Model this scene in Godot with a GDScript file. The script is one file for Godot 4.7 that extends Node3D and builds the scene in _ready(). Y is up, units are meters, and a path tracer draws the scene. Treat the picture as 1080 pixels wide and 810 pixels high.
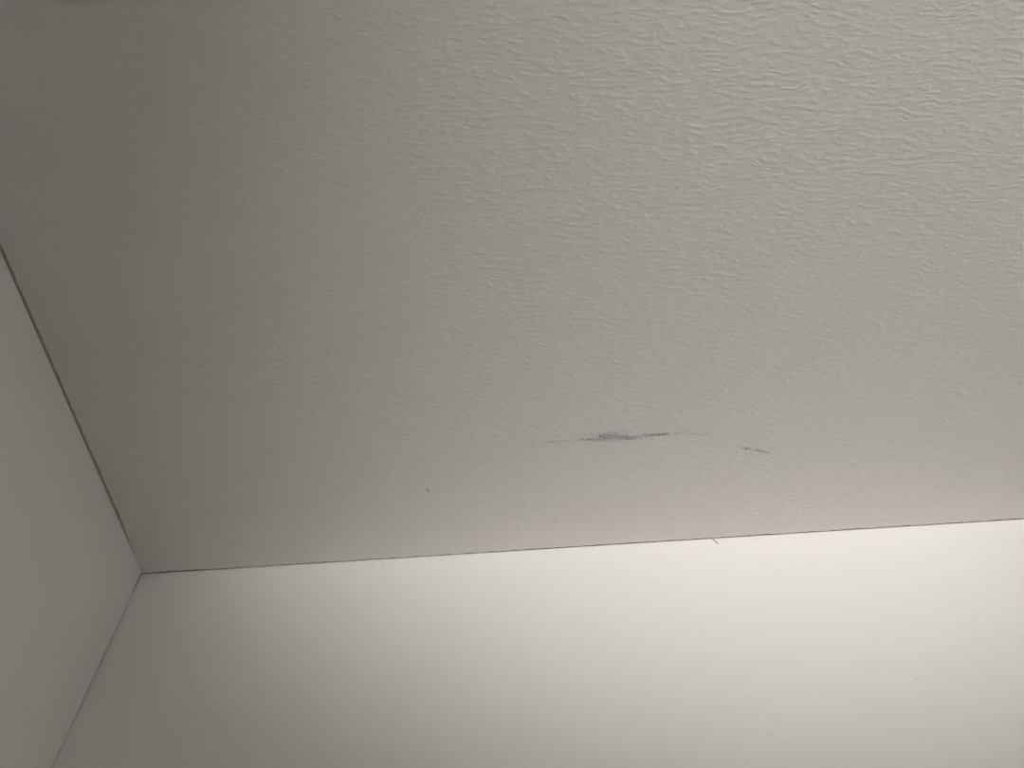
extends Node3D

# A bare room corner seen from below: embossed ceiling, two plain walls, a soft
# spot of lamp light on the wall at the right. The corner where the ceiling
# meets both walls stands at (0, H, 0); x runs along the back wall, z into the room.

const H := 2.45      # height of the ceiling
const W := 4.2       # width of the room
const DEEP := 4.8    # depth of the room
const TILE := Vector2(2.0, 1.25)   # metres covered by one tile of the ceiling relief

var rng := RandomNumberGenerator.new()
var wobble := FastNoiseLite.new()


func _ready() -> void:
	rng.seed = 20417
	wobble.seed = 5
	wobble.noise_type = FastNoiseLite.TYPE_SIMPLEX_SMOOTH
	wobble.frequency = 1.0
	make_camera()
	make_environment()
	make_spot_lamp(Vector3(2.041, H - 1.094, 4.097), Vector3(0.985, H + 0.188, 0.65), 14.7)
	make_dome_lamp(Vector3(3.3, 0.0, 3.0), 1.0, 7.6)
	make_ceiling()
	make_wall_back()
	make_wall_left()
	make_rest_of_room()
	make_marks()


# ------------------------------------------------------------ camera, sky, light

func make_camera() -> void:
	var c := Camera3D.new()
	c.name = "camera"
	c.transform = Transform3D(Basis(Vector3(0.99812, -0.04023, -0.04618), Vector3(0.06073, 0.55290, 0.83103), Vector3(-0.00790, -0.83228, 0.55430)).orthonormalized(), Vector3(0.4975, H - 0.75, 0.7673))
	c.fov = 2.0 * rad_to_deg(atan(405.0 / 830.0))
	c.near = 0.02
	c.far = 50.0
	add_child(c)
	c.current = true


func make_environment() -> void:
	var e := Environment.new()
	e.background_mode = Environment.BG_COLOR
	e.background_color = Color.BLACK
	e.tonemap_mode = Environment.TONE_MAPPER_LINEAR
	e.tonemap_exposure = 1.0
	e.sdfgi_enabled = true
	e.ssao_enabled = true
	e.ssil_enabled = true
	var w := WorldEnvironment.new()
	w.name = "environment"
	w.environment = e
	add_child(w)


# ------------------------------------------------------------ helpers

func paint(color: Color, rough: float, height: Texture2D = null, relief := 0.0) -> StandardMaterial3D:
	var m := StandardMaterial3D.new()
	m.albedo_color = color
	m.roughness = rough
	if height:
		m.heightmap_enabled = true
		m.heightmap_texture = height
		m.heightmap_scale = relief
	return m


func quad(st: SurfaceTool, a: Vector3, b: Vector3, c: Vector3, d: Vector3, n: Vector3, uv: Callable) -> void:
	# corners in any turn; wound so that the face looks along n
	var p := [a, b, c, d]
	if (b - a).cross(c - a).dot(n) > 0.0:
		p = [a, d, c, b]
	for k in [0, 1, 2, 0, 2, 3]:
		st.set_normal(n)
		st.set_uv(uv.call(p[k]))
		st.add_vertex(p[k])


func flat_uv(p: Vector3) -> Vector2:
	return Vector2(p.x + p.z * 0.37, p.y + p.z)


func box(st: SurfaceTool, lo: Vector3, hi: Vector3, uv: Callable = flat_uv) -> void:
	for ax in 3:
		for s in 2:
			var n := Vector3.ZERO
			n[ax] = 1.0 if s == 1 else -1.0
			var u := (ax + 1) % 3
			var v := (ax + 2) % 3
			var q: Array[Vector3] = []
			for k in [[0, 0], [1, 0], [1, 1], [0, 1]]:
				var p := Vector3.ZERO
				p[ax] = hi[ax] if s == 1 else lo[ax]
				p[u] = hi[u] if k[0] == 1 else lo[u]
				p[v] = hi[v] if k[1] == 1 else lo[v]
				q.append(p)
			quad(st, q[0], q[1], q[2], q[3], n, uv)


func start() -> SurfaceTool:
	var st := SurfaceTool.new()
	st.begin(Mesh.PRIMITIVE_TRIANGLES)
	return st


func obj(called: String, st: SurfaceTool, m: Material, parent: Node = self) -> MeshInstance3D:
	var o := MeshInstance3D.new()
	o.name = called
	o.mesh = st.commit()
	o.material_override = m
	o.cast_shadow = GeometryInstance3D.SHADOW_CASTING_SETTING_ON
	parent.add_child(o, true)
	return o


func struct(called: String, st: SurfaceTool, m: Material) -> MeshInstance3D:
	var o := obj(called, st, m)
	o.set_meta("kind", "structure")
	return o


func thing(called: String, label: String, category: String, at: Vector3) -> Node3D:
	var o := Node3D.new()
	o.name = called
	add_child(o, true)
	o.position = at
	o.set_meta("label", label)
	o.set_meta("category", category)
	return o


func lathe(profile: Array, sides := 40) -> SurfaceTool:
	# profile: (radius, height) pairs from the bottom up, turned round y
	var st := start()
	st.set_smooth_group(0)
	for k in profile.size() - 1:
		var a: Vector2 = profile[k]
		var b: Vector2 = profile[k + 1]
		for s in sides:
			var t0 := TAU * s / sides
			var t1 := TAU * (s + 1) / sides
			var p00 := Vector3(cos(t0) * a.x, a.y, sin(t0) * a.x)
			var p01 := Vector3(cos(t1) * a.x, a.y, sin(t1) * a.x)
			var p10 := Vector3(cos(t0) * b.x, b.y, sin(t0) * b.x)
			var p11 := Vector3(cos(t1) * b.x, b.y, sin(t1) * b.x)
			if a.x > 0.0:
				for p in [p00, p01, p11]:
					st.add_vertex(p)
			if b.x > 0.0:
				for p in [p00, p11, p10]:
					st.add_vertex(p)
	st.generate_normals()
	return st


# ------------------------------------------------------------ lamps, both outside the frame

func make_spot_lamp(head: Vector3, aim: Vector3, energy: float) -> void:
	var t := thing("reading_lamp", "black floor reading lamp with a conical spot head tilted to the ceiling corner", "lamp", Vector3(head.x, 0.0, head.z))
	var black := paint(Color(0.06, 0.06, 0.06), 0.45)
	var dir := (aim - head).normalized()
	var back := Vector3(0.0, head.y, 0.0) - dir * 0.20
	t.position += Vector3(back.x, 0.0, back.z)
	var local_head := head - t.position
	obj("base", lathe([Vector2(0, 0), Vector2(0.14, 0), Vector2(0.145, 0.006), Vector2(0.14, 0.018), Vector2(0.03, 0.026), Vector2(0, 0.026)]), black, t)
	obj("pole", lathe([Vector2(0, 0.024), Vector2(0.011, 0.024), Vector2(0.011, back.y - 0.012), Vector2(0, back.y - 0.012)], 20), black, t)
	obj("joint", lathe([Vector2(0, back.y - 0.03), Vector2(0.018, back.y - 0.022), Vector2(0.02, back.y), Vector2(0.012, back.y + 0.014), Vector2(0, back.y + 0.018)], 20), black, t)
	var turn := Basis(Quaternion(Vector3.UP, dir))
	var shade := obj("shade", lathe([Vector2(0, 0.01), Vector2(0.025, 0.012), Vector2(0.032, 0.06), Vector2(0.07, 0.185), Vector2(0.072, 0.19), Vector2(0.069, 0.19), Vector2(0.066, 0.185), Vector2(0.029, 0.062), Vector2(0.0, 0.05)]), black, t)
	shade.transform = Transform3D(turn, Vector3(0, back.y, 0))
	var glow := StandardMaterial3D.new()
	glow.albedo_color = Color(0.9, 0.9, 0.88)
	glow.emission_enabled = true
	glow.emission = Color(1.0, 0.98, 0.95)
	glow.emission_energy_multiplier = 4.0
	var bulb := obj("bulb", lathe([Vector2(0, 0.055), Vector2(0.014, 0.06), Vector2(0.03, 0.10), Vector2(0.034, 0.125), Vector2(0.03, 0.145), Vector2(0.017, 0.158), Vector2(0, 0.162)], 24), glow, t)
	bulb.transform = shade.transform
	var l := SpotLight3D.new()
	l.name = "reading_lamp_beam"
	l.light_color = Color(1.0, 0.99, 0.97)
	l.light_energy = energy
	l.light_size = 0.06
	l.spot_range = 12.0
	l.spot_attenuation = 2.0
	l.spot_angle = 11.8
	l.spot_angle_attenuation = 0.96
	l.shadow_enabled = true
	t.add_child(l)
	l.global_transform = Transform3D(Basis.looking_at(dir), head + dir * 0.0)
	l.position = local_head


func make_dome_lamp(at: Vector3, high: float, energy: float) -> void:
	var t := thing("dome_lamp", "low floor lamp with an opaque white metal dome turned down to the floor", "lamp", at)
	var white := paint(Color(0.85, 0.85, 0.84), 0.4)
	obj("base", lathe([Vector2(0, 0), Vector2(0.13, 0), Vector2(0.135, 0.008), Vector2(0.12, 0.02), Vector2(0.02, 0.035), Vector2(0, 0.035)]), white, t)
	obj("stem", lathe([Vector2(0, 0.03), Vector2(0.011, 0.03), Vector2(0.011, high + 0.155), Vector2(0, high + 0.155)], 20), white, t)
	var dome: Array = []
	for k in 13:
		var a := PI / 2.0 * k / 12.0
		dome.append(Vector2(0.20 * cos(a) if k < 12 else 0.0, high + 0.17 * sin(a)))
	for k in 13:
		var a := PI / 2.0 * (12 - k) / 12.0
		dome.append(Vector2(0.192 * cos(a) if k > 0 else 0.0, high + 0.162 * sin(a)))
	obj("shade", lathe(dome), white, t)
	obj("finial", lathe([Vector2(0, high + 0.168), Vector2(0.012, high + 0.17), Vector2(0.014, high + 0.18), Vector2(0.008, high + 0.19), Vector2(0, high + 0.192)], 20), white, t)
	var glow := StandardMaterial3D.new()
	glow.albedo_color = Color(0.92, 0.92, 0.91)
	glow.emission_enabled = true
	glow.emission = Color(1.0, 0.985, 0.96)
	glow.emission_energy_multiplier = 2.0
	var ball: Array = []
	for k in 17:
		var a := -PI / 2.0 + PI * k / 16.0
		ball.append(Vector2(0.05 * cos(a) if k > 0 and k < 16 else 0.0, high + 0.075 + 0.05 * sin(a)))
	var bulb := obj("bulb", lathe(ball, 24), glow, t)
	bulb.position = Vector3(0.075, 0, 0)
	var l := SpotLight3D.new()
	l.name = "dome_lamp_light"
	l.light_color = Color(1.0, 1.0, 1.0)
	l.light_energy = energy
	l.light_size = 0.05
	l.spot_range = 12.0
	l.spot_attenuation = 2.0
	l.spot_angle = 58.0
	l.spot_angle_attenuation = 0.5
	l.shadow_enabled = true
	t.add_child(l)
	l.transform = Transform3D(Basis.looking_at(Vector3.DOWN, Vector3.RIGHT), Vector3(0.075, high + 0.02, 0))


# ------------------------------------------------------------ the room

func embossing() -> ImageTexture:
	# wavy ridges running along the back wall, as rolled into the ceiling covering
	var w := 1600
	var h := 2000
	var a := FastNoiseLite.new()
	a.seed = 11
	a.noise_type = FastNoiseLite.TYPE_SIMPLEX_SMOOTH
	a.frequency = 1.0
	var b: FastNoiseLite = a.duplicate()
	b.seed = 12
	var c: FastNoiseLite = a.duplicate()
	c.seed = 13
	var out := PackedFloat32Array()
	out.resize(w * h)
	var at := func(x: float, z: float) -> float:
		var bend := b.get_noise_2d(x / 0.055, z / 0.042)
		var n := a.get_noise_2d(x / 0.019, z / 0.0056 + bend * 1.0)
		var m := c.get_noise_2d(x / 0.012 + 40.0, z / 0.0044 + bend * 1.0)
		var k := n + 0.35 * m
		return smoothstep(-0.25, 0.75, k) + 0.12 * k
	for j in h:
		var z := TILE.y * j / h
		var fz := clampf((z / TILE.y - 0.9) / 0.1, 0.0, 1.0)
		for i in w:
			var x := TILE.x * i / w
			var v: float = at.call(x, z)
			var fx := clampf((x / TILE.x - 0.9) / 0.1, 0.0, 1.0)
			if fx > 0.0:
				v = lerpf(v, at.call(x - TILE.x, z), fx)
			if fz > 0.0:
				var o: float = at.call(x, z - TILE.y)
				if fx > 0.0:
					o = lerpf(o, at.call(x - TILE.x, z - TILE.y), fx)
				v = lerpf(v, o, fz)
			out[j * w + i] = v * 0.5 + 0.4
	return ImageTexture.create_from_image(Image.create_from_data(w, h, false, Image.FORMAT_RF, out.to_byte_array()))


func fine_grain(seed_: int) -> ImageTexture:
	var n := FastNoiseLite.new()
	n.seed = seed_
	n.noise_type = FastNoiseLite.TYPE_SIMPLEX_SMOOTH
	n.frequency = 0.11
	n.fractal_octaves = 3
	return ImageTexture.create_from_image(n.get_seamless_image(1024, 1024))


func ceiling_uv(p: Vector3) -> Vector2:
	return Vector2(p.x / TILE.x, p.z / TILE.y)


func gap_back(x: float) -> float:
	# width of the open joint between ceiling and back wall
	return 0.0020 + 0.0011 * wobble.get_noise_1d(x / 0.010) + 0.0008 * wobble.get_noise_1d(x / 0.06 + 50.0) + 0.0014 * (1.0 - smoothstep(0.02, 0.10, x))


func gap_left(z: float) -> float:
	# the joint over the left wall closes up towards the corner
	return maxf(0.0002, (0.0040 + 0.0012 * wobble.get_noise_1d(z / 0.015 + 200.0)) * smoothstep(0.025, 0.11, z))


func gap_upright(y: float) -> float:
	# the joint between the two walls: torn open near the ceiling, a hairline below
	var below := H - y
	return maxf(0.0004, 0.0017 + 0.0007 * wobble.get_noise_1d(y / 0.01 + 400.0) + 0.0022 * (1.0 - smoothstep(0.015, 0.045, below)))


func make_ceiling() -> void:
	var st := start()
	var down := Vector3.DOWN
	var inner := 0.02
	var step := 0.004
	# the lower face: one large field, and two strips with worn edges along the joints
	quad(st, Vector3(inner, H, inner), Vector3(W, H, inner), Vector3(W, H, DEEP), Vector3(inner, H, DEEP), down, ceiling_uv)
	var x := inner
	while x < 2.4:
		var g0 := gap_back(x)
		var g1 := gap_back(x + step)
		quad(st, Vector3(x, H, g0), Vector3(x + step, H, g1), Vector3(x + step, H, inner), Vector3(x, H, inner), down, ceiling_uv)
		quad(st, Vector3(x, H, g0), Vector3(x + step, H, g1), Vector3(x + step, H + 0.02, g1), Vector3(x, H + 0.02, g0), Vector3.FORWARD, ceiling_uv)
		x += step
	quad(st, Vector3(x, H, gap_back(x)), Vector3(W, H, 0.002), Vector3(W, H, inner), Vector3(x, H, inner), down, ceiling_uv)
	var z := inner
	while z < 2.4:
		var g0 := gap_left(z)
		var g1 := gap_left(z + step)
		quad(st, Vector3(g0, H, z), Vector3(g1, H, z + step), Vector3(inner, H, z + step), Vector3(inner, H, z), down, ceiling_uv)
		quad(st, Vector3(g0, H, z), Vector3(g1, H, z + step), Vector3(g1, H + 0.02, z + step), Vector3(g0, H + 0.02, z), Vector3.LEFT, ceiling_uv)
		z += step
	quad(st, Vector3(gap_left(z), H, z), Vector3(0.002, H, DEEP), Vector3(inner, H, DEEP), Vector3(inner, H, z), down, ceiling_uv)
	var k := gap_left(inner)
	quad(st, Vector3(k, H, gap_back(inner)), Vector3(inner, H, gap_back(inner)), Vector3(inner, H, inner), Vector3(k, H, inner), down, ceiling_uv)
	quad(st, Vector3(k, H, gap_back(inner)), Vector3(inner, H, gap_back(inner)), Vector3(inner, H + 0.02, gap_back(inner)), Vector3(k, H + 0.02, gap_back(inner)), Vector3.FORWARD, ceiling_uv)
	# the slab above
	box(st, Vector3(-0.14, H + 0.02, -0.14), Vector3(W + 0.14, H + 0.16, DEEP + 0.14), ceiling_uv)
	var m := paint(Color(0.896, 0.883, 0.868), 0.5, embossing(), 0.043)
	var o := struct("ceiling", st, m)
	# old filler that shows in the open joints
	var brown := paint(Color(0.36, 0.27, 0.22), 0.95)
	var f := start()
	box(f, Vector3(0.0, H + 0.0016, 0.0), Vector3(W, H + 0.019, 0.0040))
	var fb := obj("joint_filler", f, brown, o)
	fb.set_meta("label", "dark brown line of open joint along the back wall")
	f = start()
	box(f, Vector3(0.0, H + 0.0009, 0.0042), Vector3(0.0080, H + 0.019, DEEP))
	var fl := obj("joint_filler", f, paint(Color(0.70, 0.685, 0.66), 0.95), o)
	fl.set_meta("label", "grey joint along the left wall")


func make_wall_back() -> void:
	var st := start()
	box(st, Vector3(-0.14, 0.0, -0.12), Vector3(W + 0.14, H + 0.02, 0.0))
	struct("wall_back", st, paint(Color(0.926, 0.917, 0.905), 0.62, fine_grain(31), 0.02))


func make_wall_left() -> void:
	var st := start()
	var inner := 0.02
	quad(st, Vector3(0, 0, inner), Vector3(0, 0, DEEP), Vector3(0, H + 0.02, DEEP), Vector3(0, H + 0.02, inner), Vector3.RIGHT, flat_uv)
	var y := H + 0.02
	var step := 0.004
	while y > 1.2:
		var g0 := gap_upright(y)
		var g1 := gap_upright(y - step)
		quad(st, Vector3(0, y, g0), Vector3(0, y - step, g1), Vector3(0, y - step, inner), Vector3(0, y, inner), Vector3.RIGHT, flat_uv)
		quad(st, Vector3(0, y, g0), Vector3(0, y - step, g1), Vector3(-0.03, y - step, g1), Vector3(-0.03, y, g0), Vector3.FORWARD, flat_uv)
		y -= step
	quad(st, Vector3(0, y, gap_upright(y)), Vector3(0, 0, 0.001), Vector3(0, 0, inner), Vector3(0, y, inner), Vector3.RIGHT, flat_uv)
	box(st, Vector3(-0.14, 0.0, 0.0), Vector3(-0.03, H + 0.02, DEEP + 0.14))
	var o := struct("wall_left", st, paint(Color(0.916, 0.907, 0.895), 0.62, fine_grain(32), 0.02))
	var f := start()
	box(f, Vector3(-0.029, 0.0, 0.0), Vector3(-0.0016, H + 0.0015, 0.0052))
	var p := obj("joint_filler", f, paint(Color(0.40, 0.35, 0.27), 0.95), o)
	p.set_meta("label", "brownish crack in the upright corner joint")


func make_rest_of_room() -> void:
	var white := paint(Color(0.92, 0.917, 0.908), 0.65)
	var st := start()
	box(st, Vector3(W, 0.0, 0.0), Vector3(W + 0.14, H + 0.02, DEEP + 0.14))
	struct("wall_right", st, white)
	st = start()
	box(st, Vector3(-0.03, 0.0, DEEP), Vector3(W, H + 0.02, DEEP + 0.14))
	struct("wall_front", st, white)
	st = start()
	box(st, Vector3(-0.14, -0.14, -0.14), Vector3(W + 0.14, 0.0, DEEP + 0.14))
	struct("floor", st, paint(Color(0.74, 0.735, 0.725), 0.6))


# ------------------------------------------------------------ marks on the surfaces

func fleck(st: SurfaceTool, at: Vector3, along: Vector3, n: Vector3, long: float, wide: float, color: Color) -> void:
	# a flat crumb of rubbed-off colour: a low dome of four faces
	var side := along.cross(n).normalized() * wide * 0.5
	var tip := along * long * 0.5
	var top := at + n * minf(0.00022, wide * 0.25)
	var ring := [at + tip, at + side + tip * rng.randf_range(-0.4, 0.4), at - tip, at - side + tip * rng.randf_range(-0.4, 0.4)]
	for k in 4:
		var p: Vector3 = ring[k]
		var q: Vector3 = ring[(k + 1) % 4]
		st.set_color(color)
		var fn := (q - p).cross(top - p).normalized()
		if fn.dot(n) < 0.0:
			fn = -fn
		var tri := [p, q, top] if (q - p).cross(top - p).dot(n) < 0.0 else [q, p, top]
		for v in tri:
			st.set_normal(fn)
			st.add_vertex(v)


func make_marks() -> void:
	var ceiling := get_node("ceiling")
	var wall := get_node("wall_back")
	var m := StandardMaterial3D.new()
	m.vertex_color_use_as_albedo = true
	m.roughness = 0.8
	# strokes: from (x, z) to (x, z) on the ceiling in metres, half-width in millimetres at the start, the middle and the end, flecks, colour
	var blue := Color(0.30, 0.32, 0.345)
	var grey := Color(0.42, 0.415, 0.405)
	var sets := [
		["scuff_mark", "long blue-grey rubbed scuff on the ceiling", [
			[Vector2(0.5832, 0.1815), Vector2(0.6475, 0.1794), 1.0, 3.8, 2.6, 430, blue],
			[Vector2(0.6060, 0.1855), Vector2(0.6405, 0.1814), 1.7, 6.1, 2.9, 520, blue],
			[Vector2(0.6383, 0.1791), Vector2(0.6910, 0.1826), 2.9, 2.6, 1.2, 430, blue],
			[Vector2(0.5923, 0.1894), Vector2(0.6727, 0.1818), 1.4, 5.8, 1.4, 160, grey],
			[Vector2(0.5350, 0.1819), Vector2(0.6153, 0.1798), 1.2, 2.3, 2.3, 260, grey],
			[Vector2(0.6726, 0.1833), Vector2(0.7420, 0.1779), 1.7, 2.9, 1.2, 190, grey],
		]],
		["scuff_mark", "short grey scratch on the ceiling", [
			[Vector2(0.7768, 0.1555), Vector2(0.8220, 0.1416), 1.5, 2.7, 1.8, 170, grey],
			[Vector2(0.7859, 0.1524), Vector2(0.7914, 0.1511), 1.6, 2.2, 1.5, 60, blue],
			[Vector2(0.7998, 0.1496), Vector2(0.8171, 0.1427), 1.4, 2.3, 1.5, 90, blue],
		]],
		["scuff_mark", "faint grey rubbed line on the ceiling", [
			[Vector2(0.4181, 0.1555), Vector2(0.5464, 0.1793), 1.2, 3.5, 1.5, 110, Color(0.53, 0.52, 0.505)],
		]],
		["dark_speck", "tiny dark speck on the ceiling", [
			[Vector2(0.3907, 0.1166), Vector2(0.3935, 0.1158), 1.6, 2.2, 1.6, 26, Color(0.2, 0.2, 0.19)],
		]],
	]
	for s in sets:
		var st := start()
		for k in s[2]:
			var a := Vector3(k[0].x, H, k[0].y)
			var b := Vector3(k[1].x, H, k[1].y)
			for i in int(k[5]):
				var t := rng.randf()
				var half: float = lerpf(k[2], k[3], t * 2.0) if t < 0.5 else lerpf(k[3], k[4], t * 2.0 - 1.0)
				var q := a.lerp(b, t)
				q.z -= 0.001 * rng.randfn(0.0, 0.6) * half + 0.0007 * sin(t * 9.0)
				var along := ((b - a).normalized() + Vector3(0, 0, rng.randf_range(-0.2, 0.2))).normalized()
				fleck(st, q, along, Vector3.DOWN, rng.randf_range(0.0006, 0.0032), rng.randf_range(0.0002, 0.0008), k[6] * rng.randf_range(0.8, 1.3))
		var o := obj(s[0], st, m, ceiling)
		o.set_meta("label", s[1])
	# a short hair of torn caulk hanging on the wall, and two specks
	var st := start()
	var pts := [Vector3(0.7607, H - 0.0002, 0.0), Vector3(0.7629, H - 0.0039, 0.0), Vector3(0.7659, H - 0.0094, 0.0)]
	for k in 2:
		var along: Vector3 = (pts[k + 1] - pts[k]).normalized()
		for i in 14:
			var q: Vector3 = pts[k].lerp(pts[k + 1], (i + rng.randf()) / 14.0)
			fleck(st, q, along, Vector3.BACK, 0.0016, 0.0018, Color(0.15, 0.09, 0.08))
	obj("hairline_crack", st, m, wall).set_meta("label", "short dark hairline mark just under the ceiling")
	st = start()
	for s in [Vector3(0.9282, H - 0.2274, 0.0), Vector3(0.3227, H - 0.0136, 0.0)]:
		for i in 8:
			fleck(st, s + Vector3(rng.randf_range(-0.0016, 0.0016), rng.randf_range(-0.001, 0.001), 0.0), Vector3.RIGHT, Vector3.BACK, 0.0010, 0.0007, Color(0.40, 0.38, 0.35))
	obj("faint_speck", st, m, wall)
